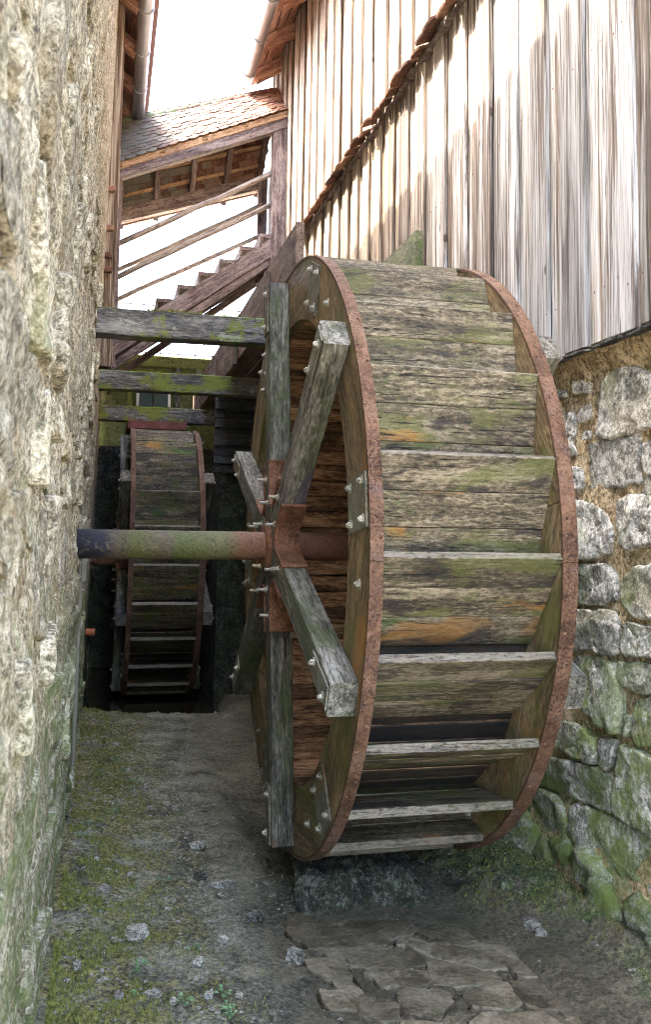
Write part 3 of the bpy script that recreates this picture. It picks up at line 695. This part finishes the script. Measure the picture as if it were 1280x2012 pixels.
for (xf, xb, s) in ((XL0, XL1, -1), (XR1, XR0, 1)):
    lo, hi = min(xf, xb), max(xf, xb)
    for j, a in enumerate(JNT):
        a1 = a+R_(60); mid = (a+a1)/2
        sg = emit('shroud_segment', arc_mesh(1.145, 1.436, a+.0016, a1-.0016, lo, hi, 14, mid), 'shroud_wood', wheel, xframe(mid))
        for da, r in ((-17, 1.31),):
            bolt(pol(mid+R_(da), r, xf), s, sg); bolt(pol(mid+R_(da), r, xb), -s, sg)
        # joint plate, four bolts, on the outer face
        er2, et2 = er(a), et(a); c = pol(a, 1.302, xf+s*.005)
        pl = emit('joint_plate', plank(.23, .205, .009, 2, .001, .002, j), 'plate_steel', wheel, frame(c, er2, et2))
        for u in (-.08, .08):
            for w in (-.07, .07): bolt(c+er2*u+et2*w+Vector((s*.0045, 0, 0)), s, pl)
        b0 = a+R_(9); b1 = b0+R_(60); bm_ = (b0+b1)/2
        emit('tyre_segment', arc_mesh(1.4365, 1.450, b0+.001, b1-.001, lo-.003, hi+.002, 22, bm_), 'tyre_rust', wheel, xframe(bm_))
    vs_, fs = [], []
    for i in range(78):          # rivets on the tread
        a = 2*math.pi*(i+.3*(i % 3 == 0))/78; p = pol(a, 1.449, (lo+hi)/2+.012*((i % 2)*2-1)); b = len(vs_)
        for k_ in range(6):
            t = k_*math.pi/3; vs_.append(p+et(a)*.0095*math.cos(t)+Vector((1, 0, 0))*.0095*math.sin(t))
        vs_.append(p+er(a)*.008)
        fs += [(b+k_, b+(k_+1) % 6, b+6) for k_ in range(6)]
    c0 = Vector((0, WC.y, WC.z)); me = mesh('rivets', vs_, fs); emit('rivets', me, 'tyre_rust', wheel, local(me, c0), kind='stuff')
    # spokes bolted on the outer face
    xc = xf+s*.0545
    for j, a in enumerate(SPK):
        p0, p1 = pol(a, .125, xc), pol(a, 1.40, xc)
        sp = emit('spoke', plank(1.275, .14, .107, 6, .0025, .006, j+20*(s > 0)), 'spoke_wood', wheel, frame((p0+p1)/2, er(a), et(a)))
        xo = xf+s*.108
        st_ = emit('strap_plate', plank(.265, .095, .008, 2, .001, .002, j), 'plate_steel', wheel, frame(pol(a, 1.262, xo+s*.0045), er(a), et(a)))
        for r in (1.175, 1.35): bolt(pol(a, r, xo+s*.0085)+et(a)*(.02 if r > 1.2 else -.02), s, st_)
        for r, w in ((.215, .032), (.345, -.032)): bolt(pol(a, r, xo)+et(a)*w, s, sp, True)
    # cast arms: concave webs between neighbouring spokes, with end lips
    for j, a in enumerate(SPK):
        mid = a+R_(30); path = []
        def side(sg_):   # points down the flank of one spoke, in (tangent, radial) of mid
            q = []; aa = a if sg_ < 0 else a+R_(60); w = .0755*(1 if sg_ < 0 else -1)
            for r in (.425, .36, .30): q.append(er(aa)*r+et(aa)*w)
            return q
        A, B = side(-1), side(1)
        ctr = [er(mid)*(.215+.014*abs(t)**2*2)+et(mid)*.05*t for t in (-.8, 0, .8)]
        path = A+[A[2]*.55+ctr[0]*.45-er(mid)*.015]+ctr+[B[2]*.55+ctr[2]*.45-er(mid)*.015]+B[::-1]
        path = [A[0]+(er(mid)*.012+(A[0]-er(mid)*.3)*-.10)] + path + [B[0]+(er(mid)*.012+(B[0]-er(mid)*.3)*-.10)]
        for _ in range(2): path = [path[0]]+[q for i in range(len(path)-1) for q in (path[i]*.75+path[i+1]*.25, path[i]*.25+path[i+1]*.75)]+[path[-1]]
        vs_, fs = [], []; n_ = len(path)
        for i, p in enumerate(path):
            d = (path[min(i+1, n_-1)]-path[max(i-1, 0)]).normalized(); nn = Vector((1, 0, 0)).cross(d)*.007
            for off, x in ((-1, xf+s*.118), (1, xf+s*.118), (1, xf-s*.004), (-1, xf-s*.004)):
                vs_.append(Vector((x, WC.y, WC.z))+p+nn*off)
        for i in range(n_-1):
            for q in range(4): fs.append((i*4+q, i*4+(q+1) % 4, i*4+4+(q+1) % 4, i*4+4+q))
        fs += [(0, 1, 2, 3), tuple(range(n_*4-4, n_*4))]
        me = mesh('web', vs_, fs); emit('hub_web', me, 'hub_rust', wheel, local(me, pol(mid, .25, xf)))
    hub_pts = [(xf-s*.03, 0, 0), (xf-s*.03, 0, 0), (xf+s*.135, 0, 0), (xf+s*.142, 0, 0), (xf+s*.142, 0, 0)]
    me = tube_mesh([Vector((x, WC.y, WC.z)) for x in (xf-s*.03, xf-s*.02, xf+s*.12, xf+s*.132)], [.118, .125, .125, .112], 28, True, .02)
    emit('hub', me, 'hub_rust', wheel, local(me, (xf, WC.y, WC.z)))
# axle, one turned shaft from wall to wall
me = tube_mesh([Vector((x, WC.y, WC.z)) for x in (-.32, .4, .9, 1.6, XR+.02)], .0705, 36)
emit('axle', me, 'axle_paint', wheel, local(me, WC))
# drum staves
for i in range(72):
    a = 2*math.pi*(i+.5)/72
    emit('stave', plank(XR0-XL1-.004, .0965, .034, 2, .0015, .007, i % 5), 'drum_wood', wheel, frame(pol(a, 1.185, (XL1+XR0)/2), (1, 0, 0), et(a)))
# buckets: three boards each, from the rim inward
for i in range(24):
    a = 2*math.pi*i/24; A = pol(a, 1.436, 0); B = pol(a+R_(16.5), 1.212, 0); d = (B-A); L = d.length; d.normalize()
    for q in range(3):
        w = L/3-.0025; c = A+d*(L*(q+.5)/3); c.x = (XL1+XR0)/2
        c += Vector((1, 0, 0)).cross(d)*random.uniform(-.003, .003)
        emit('bucket_board', plank(XR0-XL1-.004, w, .036, 5, .0012, .003, (i*3+q) % 9+(20 if q == 0 else 0)), 'bucket_lip_wood' if q == 0 else 'bucket_wood', wheel, frame(c, (1, 0, 0), d))
def copy_tree(o, parent):
    c = o.copy(); col.objects.link(c); c.parent = parent
    for ch in o.children: copy_tree(ch, c)
    return c
bpy.context.view_layer.update()
w2 = copy_tree(wheel, None)
w2.location = (.225+.364, 10.2, 1.32-RO)
w2.scale = (.90, 1, 1)
for ch in w2.children:
    if ch.name.startswith('axle'):
        ch.data = ch.data.copy(); ch.data.materials[0] = M['hub_rust']
w2['label'] = 'dark wooden water wheel standing beyond the mossy axle under the cross beams'

# ------------------------------------------------------------------ flume
FX0, FX1, FY0, FY1 = 1.10, 1.80, 5.15, 12.0
fl = thing('wooden_flume', ((FX0+FX1)/2, 8.5, 3.1), 'long brown wooden flume trough carried on the mossy cross beams', 'flume')
for x, ye, zt in ((FX0, FY0+.12, 3.56), (FX1, FY0-.1, 3.50)):
    emit('side_board', plank(FY1-ye, .40, .05, 8, .002, .004, 3 if x < 1.2 else 4), 'flume_wood' if x < 1.2 else 'flume_moss_wood', fl, frame((x, (ye+FY1)/2, zt-.2), (0, 1, 0), (0, 0, 1)))
for i in range(4):
    x = FX0+.11+i*.16
    emit('bottom_board', plank(FY1-FY0-.3, .155, .035, 8, .002, .004, 9), 'flume_wood', fl, frame((x, (FY0+.3+FY1)/2, 3.19), (0, 1, 0), (1, 0, 0)))
for y in (6.2, 7.8, 9.4, 11):
    beam('cross_batten', (FX0+.03, y, 3.53), (FX1-.03, y, 3.53), .06, .06, 'flume_wood', fl)
    beam('side_strut', (FX0-.046, y, 3.12), (FX0-.046, y, 3.5), .06, .04, 'flume_wood', fl, (0, 1, 0))

# ------------------------------------------------------------------ cross beams
BG = 'mossy beams spanning the channel'
for y, lab in ((5.96, 'mossy cross beam with pale lichen, just behind the top of the large wheel'), (8.32, 'mossy cross beam between the lichened beam and the beam above the far wheel'), (10.72, 'thin dark cross beam with bright moss right above the far wheel')):
    zt = 3.085; t = thing('cross_beam', (1, y, zt-.18), lab, 'beam', BG)
    emit('timber', plank(2.42, .175, .17, 8, .004, .007, int(y)), 'beam_wood', t, frame((1.02, y, zt-.0875), (1, 0, 0), (0, 0, 1)))
    vs_, fs = [], []; rg = random.Random(int(y*10))
    for i in range(1500):
        x = rg.gauss(.42, .22); yy = y+rg.uniform(-.095, .08); z = zt+.001
        if not -.08 < x < 1.1: continue
        if fbm(Vector((x*7, y, 0)), 3) < -.12: continue
        if yy < y-.087: z = zt-abs(rg.gauss(0, .02)); yy = y-.088
        h = rg.uniform(.008, .022); w = .004; a = rg.uniform(0, 6.28); b = len(vs_)
        vs_ += [(x-w*math.cos(a), yy-w*math.sin(a), z-.003), (x+w*math.cos(a), yy+w*math.sin(a), z-.003), (x+rg.uniform(-.01, .01), yy+rg.uniform(-.014, .006), z+h)]
        fs.append((b, b+1, b+2))
    me = mesh('moss', vs_, fs); emit('moss', me, 'moss_blades', t, local(me, (.42, y, zt)), kind='stuff')

# ------------------------------------------------------------------ end wall, partition, red trough
ew = thing('end_wall', (1, 12.3, 0), 'dark wet concrete wall closing the channel, with a mossy top', 'wall')
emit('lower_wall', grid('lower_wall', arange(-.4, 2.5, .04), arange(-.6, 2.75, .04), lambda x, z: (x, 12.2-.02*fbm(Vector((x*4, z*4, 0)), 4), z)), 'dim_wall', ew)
emit('upper_wall', box_mesh(-.4, 2.5, 12.24, 12.5, 2.73, 3.88), 'moss_wall', ew)
emit('coping', plank(2.9, .16, .34, 6, .006, .012, 5), 'moss_wall', ew, frame((1.05, 12.37, 3.93), (1, 0, 0), (0, 0, 1)))
wdw = emit('window', box_mesh(.33, .79, 12.225, 12.245, 3.08, 3.56), 'pane', ew)
for a, b in (((.33, 3.56), (.79, 3.56)), ((.35, 3.08), (.35, 3.56)), ((.77, 3.08), (.77, 3.56))):
    beam('window_frame', (a[0], 12.215, a[1]), (b[0], 12.215, b[1]), .05, .04, 'white_paint', wdw, (0, 1, 0))
beam('glazing_bar', (.56, 12.215, 3.08), (.56, 12.215, 3.56), .02, .02, 'dim_wall', wdw, (0, 1, 0))
for x in (.24, .88, 1.16):
    beam('pilaster', (x, 12.21, 2.75), (x, 12.21, 3.86), .07, .06, 'beam_wood', ew, (1, 0, 0))
pt = thing('flume_partition', (1.6, 9.3, 0), 'black wet boarded partition under the flume beside the far wheel', 'partition')
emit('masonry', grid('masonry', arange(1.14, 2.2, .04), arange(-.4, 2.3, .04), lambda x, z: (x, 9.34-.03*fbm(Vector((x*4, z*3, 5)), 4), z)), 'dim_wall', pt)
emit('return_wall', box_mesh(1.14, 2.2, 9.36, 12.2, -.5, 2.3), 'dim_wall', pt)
for i in range(9):
    z = 2.30+i*.095
    emit('weatherboard', plank(1.12, .125, .03, 4, .004, .004, i), 'wet_wood', pt, frame((1.62, 9.26-.02*(i % 2), z), (1, 0, .012*(i % 3-1)), (0, .28, 1)))
tb = thing('steel_trough', (.53, 10.6, 2.8), 'small red brown steel trough sitting above the far wheel', 'trough')
for nm, b in (('front_plate', (.20, .86, 10.36, 10.375, 2.80, 2.89)), ('side_plate', (.20, .215, 10.38, 12.2, 2.80, 2.93)), ('side_plate', (.845, .86, 10.38, 12.2, 2.80, 2.93)), ('bottom_plate', (.216, .844, 10.38, 12.2, 2.795, 2.805))):
    me = box_mesh(*b); emit(nm, me, 'red_steel', tb, local(me, ((b[0]+b[1])/2, (b[2]+b[3])/2, b[4])))
fe = thing('wire_fence', (1, 12.4, 4.0), 'thin wire mesh fence standing on the mossy end wall', 'fence')
vs_, fs = [], []
def wire(a, b, r=.009):
    a, b = Vector(a), Vector(b); d = (b-a).normalized(); u = d.orthogonal().normalized(); w = d.cross(u); k0 = len(vs_)
    for p in (a, b):
        for t in range(4): vs_.append(p+(u*math.cos(t*1.5708)+w*math.sin(t*1.5708))*r)
    for t in range(4): fs.append((k0+t, k0+(t+1) % 4, k0+4+(t+1) % 4, k0+4+t))
for i in range(20): wire((-.2+i*.12, 12.4, 4.0), (-.2+i*.12, 12.4, 4.75))
for z in (4.08, 4.42, 4.75): wire((-.25, 12.396, z), (2.2, 12.396, z))
me = mesh('wires', vs_, fs); emit('wire_mesh', me, 'wire', fe, local(me, (1, 12.4, 4.4)))
for x in (-.28, 2.2): beam('fence_post', (x, 12.41, 4.0), (x, 12.41, 4.8), .04, .04, 'wire', fe, (0, 1, 0))

# ------------------------------------------------------------------ covered stairs
YN, YF = 11.0, 12.0
stt = thing('covered_staircase', (1, 11.5, 3.7), 'roofed wooden staircase climbing over the channel between the two buildings', 'staircase')
S0, S1 = Vector((-.065, 0, 3.80)), Vector((1.98, 0, 5.30))
for y in (YN, YF):
    o = Vector((0, y, 0))
    beam('stringer', S0+o+Vector((-.1, 0, -.073)), S1+o+Vector((.1, 0, .073)), .20, .06, 'stair_wood', stt, (0, 0, 1), seg=6, seed=int(y))
    beam('lower_rail', S0+o+Vector((-.05, .03, -.27)), S1+o+Vector((.05, .03, -.12)), .09, .05, 'stair_wood', stt, (0, 0, 1), seg=6)
for i in range(8):
    t = (i+.3)/8; p = S0+(S1-S0)*t
    emit('step', plank(1.06, .26, .045, 3, .002, .004, i % 3), 'stair_wood', stt, frame((p.x+.10, (YN+YF)/2, p.z+.235), (0, 1, 0), (1, 0, 0)))
    emit('riser', plank(1.06, .15, .025, 3, .002, .003, i % 3+5), 'stair_wood', stt, frame((p.x-.02, (YN+YF)/2, p.z+.15), (0, 1, 0), (0, 0, 1)))
def post(x, y, z0, z1, w=.17):
    return beam('post', (x, y, z0), (x, y, z1), w, w*.85, 'stair_wood', stt, (1, 0, 0), seg=6, seed=int(x*10+y))
post(2.0, YN-.02, 4.9, 7.02, .19); post(1.95, YF, 5.05, 6.6, .13); post(.0, YN, 3.6, 6.2, .07); post(-.03, YF, 3.6, 6.0, .07)
def rail(x0, y0, x1, y1, Y, r):
    a, b = ony(x0, y0, Y), ony(x1, y1, Y); pts = [a+(b-a)*i/6+Vector((0, random.uniform(-.008, .008), random.uniform(-.01, .01))) for i in range(7)]
    c = (a+b)/2; fm = frame(c, b-a, (0, 0, 1)); iv = fm.inverted()
    emit('handrail', tube_mesh([iv @ p for p in pts], r, 10, True, .04), 'pole_wood', stt, fm)
rail(225, 483, 534, 340, YN+.06, .036); rail(225, 547, 534, 402, YN+.06, .034); rail(225, 534, 515, 402, YF-.06, .030); rail(222, 592, 513, 462, YF-.06, .030)
# roof: corner points left/right for front eave, ridge, back eave
FE0, FE1 = Vector((-.04, 10.88, 6.09)), Vector((2.10, 10.88, 7.06))
RG0, RG1 = Vector((-.04, 11.42, 6.86)), Vector((2.02, 11.42, 7.56))
BE0, BE1 = Vector((.0, 12.2, 5.80)), Vector((1.93, 12.2, 6.47))
def slope(a0, a1, b0, b1, u, v):
    return (a0+(a1-a0)*u)*(1-v)+(b0+(b1-b0)*u)*v
tmesh = [tile_mesh(w, .19, .014, .30) for w in (.128, .134, .140)]
rg = random.Random(2); roof = emit('roof', None, None, stt, Matrix.Translation((1, 11.4, 6.5)))
def tiles(a0, a1, b0, b1, rows, cols_, flip):
    for r in range(rows):
        v = (r+.0)/rows
        for c in range(cols_):
            u = (c+.5+(.5 if r % 2 else 0))/cols_
            if u > 1: continue
            p = slope(a0, a1, b0, b1, u, v-.02); xd = slope(a0, a1, b0, b1, u+.02, v)-slope(a0, a1, b0, b1, u-.02, v); yd = slope(a0, a1, b0, b1, u, v+.05)-slope(a0, a1, b0, b1, u, v)
            nz = xd.cross(yd).normalized()*flip
            fm = frame(p+nz*(.028+rg.uniform(-.003, .006)), xd*flip, yd - nz*yd.length*.10+xd*rg.uniform(-.2, .2)*.3)
            emit('tile', rg.choice(tmesh), 'tile_clay', roof, fm)
tiles(FE0, FE1, RG0, RG1, 11, 17, 1)
tiles(BE0, BE1, RG0, RG1, 13, 17, -1)
for i in range(14):
    p = RG0+(RG1-RG0)*(i+.5)/14
    me = tube_mesh([(-.085, 0, 0), (.085, 0, 0)], [.062, .07], 10); me2 = emit('ridge_tile', me, 'tile_clay', roof, frame(p+Vector((0, 0, -.01)), RG1-RG0, (0, 1, 0)))
for i in range(5):        # laths under the back slope
    v = .08+i*.2
    a, b = slope(BE0, BE1, RG0, RG1, 0, v), slope(BE0, BE1, RG0, RG1, 1, v); beam('lath', a-Vector((0, 0, .005)), b-Vector((0, 0, .005)), .05, .024, 'new_wood', roof, RG0-BE0, seg=3)
for i in range(5):
    u = .02+i*.24
    dz = Vector((0, 0, -.075))
    beam('rafter', slope(BE0, BE1, RG0, RG1, u, .0)+dz, slope(BE0, BE1, RG0, RG1, u, .97)+dz, .07, .09, 'stair_wood', roof, RG1-RG0, seg=3, seed=i)
    beam('rafter', slope(FE0, FE1, RG0, RG1, u, .02)+dz, slope(FE0, FE1, RG0, RG1, u, .95)+dz, .07, .09, 'new_wood', roof, RG1-RG0, seg=3, seed=i)
beam('fascia', FE0+Vector((0, .01, -.03)), FE1+Vector((0, .01, -.03)), .085, .03, 'new_wood', roof, (0, 0, 1), seg=6)
beam('back_fascia', BE0+Vector((0, .0, -.01)), BE1+Vector((0, .0, -.01)), .085, .025, 'new_wood', roof, (0, 0, 1), seg=6)
for v, yy, a0, a1, w in ((.12, .02, FE0, FE1, .15), (.22, 0, BE0, BE1, .19)):
    p = slope(a0, a1, RG0, RG1, 0, v)+Vector((0, 0, -.20)); q = slope(a0, a1, RG0, RG1, 1, v)+Vector((0, 0, -.20))
    beam('wall_plate', p, q, w, .12, 'stair_wood', roof, (0, 0, 1), seg=6, seed=int(v*100))
beam('ridge_beam', RG0+Vector((0, 0, -.14)), RG1+Vector((0, 0, -.14)), .12, .08, 'stair_wood', roof, (0, 0, 1), seg=6)

# ------------------------------------------------------------------ rock under the wheel
def rockmesh(sx, sy, sz, seed, sub=4, amp=.3, fr=1.3):
    bm = bmesh.new(); bmesh.ops.create_cube(bm, size=2); bmesh.ops.subdivide_edges(bm, edges=bm.edges, cuts=sub, use_grid_fill=True)
    for v in bm.verts:
        p = v.co.normalized()*.55+v.co*.45; q = p*fr+Vector((seed*3.3, seed*1.7, 0))
        v.co = Vector((p.x*sx, p.y*sy, p.z*sz))*(1+amp*fbm(q, 4))
    me = bpy.data.meshes.new('rock'); bm.to_mesh(me); bm.free()
    for p in me.polygons: p.use_smooth = sub > 3
    return me
bm = bmesh.new()
ny, nx_ = 26, 46
def sill(u, v):
    x = .88+.66*u+.10*v; y = 4.02+.06*noise.noise(Vector((u*3, 2, 0)))+.75*v
    z = -.05 + .155*sst(v, 0, .22+.05*noise.noise(Vector((u*5, 0, 0))))*(1-sst(u, .78, 1.0)) + .022*fbm(Vector((u*14+v*9, v*5, 1)), 4)
    z += .035*abs(math.sin(math.pi*(u*7+v*2.2+.3*noise.noise(Vector((u*4, v*4, 0))))))*sst(v, 0, .2)-.03
    return (x, y-.05*abs(math.sin(math.pi*(u*7))), z)
me = grid('sill', [i/nx_ for i in range(nx_+1)], [j/ny for j in range(ny+1)], sill)
emit('rock_sill', me, 'dark_stone', None, local(me, (1.2, 4.4, 0)), label='dark wet ribbed rock block right under the large wheel', cat='rock')

# ------------------------------------------------------------------ loose stones, seedlings, grit, moss
def ground_at(x, y):
    p = onz(x, y, 0)
    for _ in range(4): p = onz(x, y, floor_h(p.x, p.y))
    return p
ST = [((437, 1745), (.062, .026, .022), 'pale long stone lying on wet mud at the edge of the moss', 'pebble'), ((388, 1667), (.042, .03, .02), 'rounded brown stone half sunk in the mud beyond the pale long stone', 'pebble'), ((581, 1886), (.036, .03, .026), 'angular pale stone with green algae beside the flat slabs', 'pebble'),
      ((497, 1803), (.05, .03, .015), 'flat black stone lying on the wet mud', 'dark_stone'), ((393, 1727), (.028, .022, .018), 'small dark stone next to the pale long stone', 'dark_stone'), ((440, 1850), (.026, .018, .014), 'small white angular stone on green mud', 'pebble'),
      ((1046, 1821), (.04, .03, .018), 'grey flat stone on the mossy bank by the right wall', 'pebble'), ((266, 1834), (.07, .05, .012), 'flat grey stone sunk in the brown moss', 'pebble'), ((1000, 1742), (.08, .035, .03), 'pale mossy stone lodged at the foot of the stone wall', 'foot_stone')]
for i, ((x, y), s, lab, mt) in enumerate(ST):
    p = ground_at(x, y); emit('loose_stone', rockmesh(*s, i+1, 3, .35), mt, None, Matrix.Translation(p+Vector((0, 0, s[2]*.55))) @ Matrix.Rotation(-.25*i, 4, 'Z'), label=lab, cat='stone', group='loose stones on the channel floor')
rg = random.Random(77); protos = [rockmesh(.02*a, .016*a, .013*a, 40+i, 2, .4) for i, a in enumerate((.7, 1, 1.3, 1.0, .8))]
spots = [(328, 1583), (285, 1547), (362, 1515), (445, 1548), (250, 1515), (255, 1720), (345, 1590), (295, 1590), (480, 1590), (232, 1962), (300, 1960), (340, 1970), (350, 1858), (390, 1893), (225, 1850), (190, 1690), (170, 1640), (275, 1890), (410, 1960), (470, 1960), (150, 1900), (330, 1790), (1065, 1835), (1100, 1790), (205, 1750)]
for x, y in spots:
    p = ground_at(x, y); emit('small_stone', rg.choice(protos), 'pebble', None, Matrix.Translation(p+Vector((0, 0, .006))) @ Matrix.Rotation(rg.uniform(0, 6), 4, 'Z'), label='tiny pale pebble scattered on the mossy channel floor', cat='pebble', group='tiny pebbles on the floor')
def plant_mesh(seed):
    rg = random.Random(seed); vs_, fs = [], []
    for i in range(9):
        a = rg.uniform(0, 6.28); l = rg.uniform(.02, .05); h = rg.uniform(.012, .05); w = rg.uniform(.007, .013); d = Vector((math.cos(a), math.sin(a), 0)); s = Vector((-d.y, d.x, 0)); b = len(vs_)
        vs_ += [Vector((0, 0, 0)), d*l*.5+s*.0015+Vector((0, 0, h*.8)), d*l*.75+s*w+Vector((0, 0, h)), d*(l+.012)+Vector((0, 0, h*.9)), d*l*.75-s*w+Vector((0, 0, h)), d*l*.5-s*.0015+Vector((0, 0, h*.8))]
        fs += [(b, b+1, b+5), (b+1, b+2, b+3, b+4, b+5)]
    return mesh('seedling', vs_, fs)
pm = [plant_mesh(i) for i in range(5)]
for x, y in ((238, 1520), (226, 1500), (256, 1553), (264, 1540), (230, 1598), (192, 1792), (174, 1622), (163, 1648), (165, 1490), (322, 1737), (272, 1910), (262, 1960), (363, 1975), (380, 1870), (450, 1985), (440, 1960), (456, 2000), (260, 1752), (330, 1560), (200, 1520)):
    p = ground_at(x, y); emit('seedling', rg.choice(pm), 'leaf', None, Matrix.Translation(p) @ Matrix.Rotation(rg.uniform(0, 6), 4, 'Z') @ Matrix.Scale(rg.uniform(.45, .8), 4), label='tiny bright green seedling growing in the mossy floor', cat='plant', group='seedlings on the mossy floor')
# grit and moss cover
vs_, fs = [], []; oct_ = [(1, 0, 0), (-1, 0, 0), (0, 1, 0), (0, -1, 0), (0, 0, 1), (0, 0, -1)]; of = [(0, 2, 4), (2, 1, 4), (1, 3, 4), (3, 0, 4), (2, 0, 5), (1, 2, 5), (3, 1, 5), (0, 3, 5)]
for i in range(13000):
    y = 2.7+6.3*rg.random()**1.3; x = rg.uniform(-.12, 2.0)
    if fbm(Vector((x*3, y*3, 20)), 3) < .0 and rg.random() < .6: continue
    if .66 < x < 1.95 and y < 4.15 and rg.random() < .93: continue
    s = .003+.009*rg.random()**4; z = floor_h(x, y); b = len(vs_); R3 = Matrix.Rotation(rg.uniform(0, 6), 3, 'Z')
    for o in oct_:
        q = R3 @ Vector((o[0]*s*rg.uniform(.7, 1.5), o[1]*s*rg.uniform(.7, 1.5), o[2]*s*.7)); vs_.append((x+q.x, y+q.y, z+q.z+s*.3))
    fs += [(b+a, b+c, b+d) for a, c, d in of]
emit('gravel', mesh('gravel', vs_, fs), 'pebble', kind='stuff')
vs_, fs = [], []
for i in range(70000):
    y = 2.7+6.2*rg.random()**1.25
    if rg.random() < .72:
        x = -.13+abs(rg.gauss(0, .24))
        if rg.random() < .12: x = -.125+rg.uniform(0, .02)
    else:
        x = rg.uniform(1.6, 2.16)
        if y > 5 or x < 1.62+.36*(1-sst(y, 3.2, 4.2)): continue
    if fbm(Vector((x*5, y*5, 33)), 4) < -.05: continue
    z = floor_h(x, y); h = rg.uniform(.005, .016); w = .0028; a = rg.uniform(0, 6.28); b = len(vs_)
    vs_ += [(x-w*math.cos(a), y-w*math.sin(a), z-.002), (x+w*math.cos(a), y+w*math.sin(a), z-.002), (x+rg.uniform(-.008, .008), y+rg.uniform(-.008, .008), z+h)]
    fs.append((b, b+1, b+2))
emit('moss_cover', mesh('moss_cover', vs_, fs), 'moss_blades', kind='stuff')
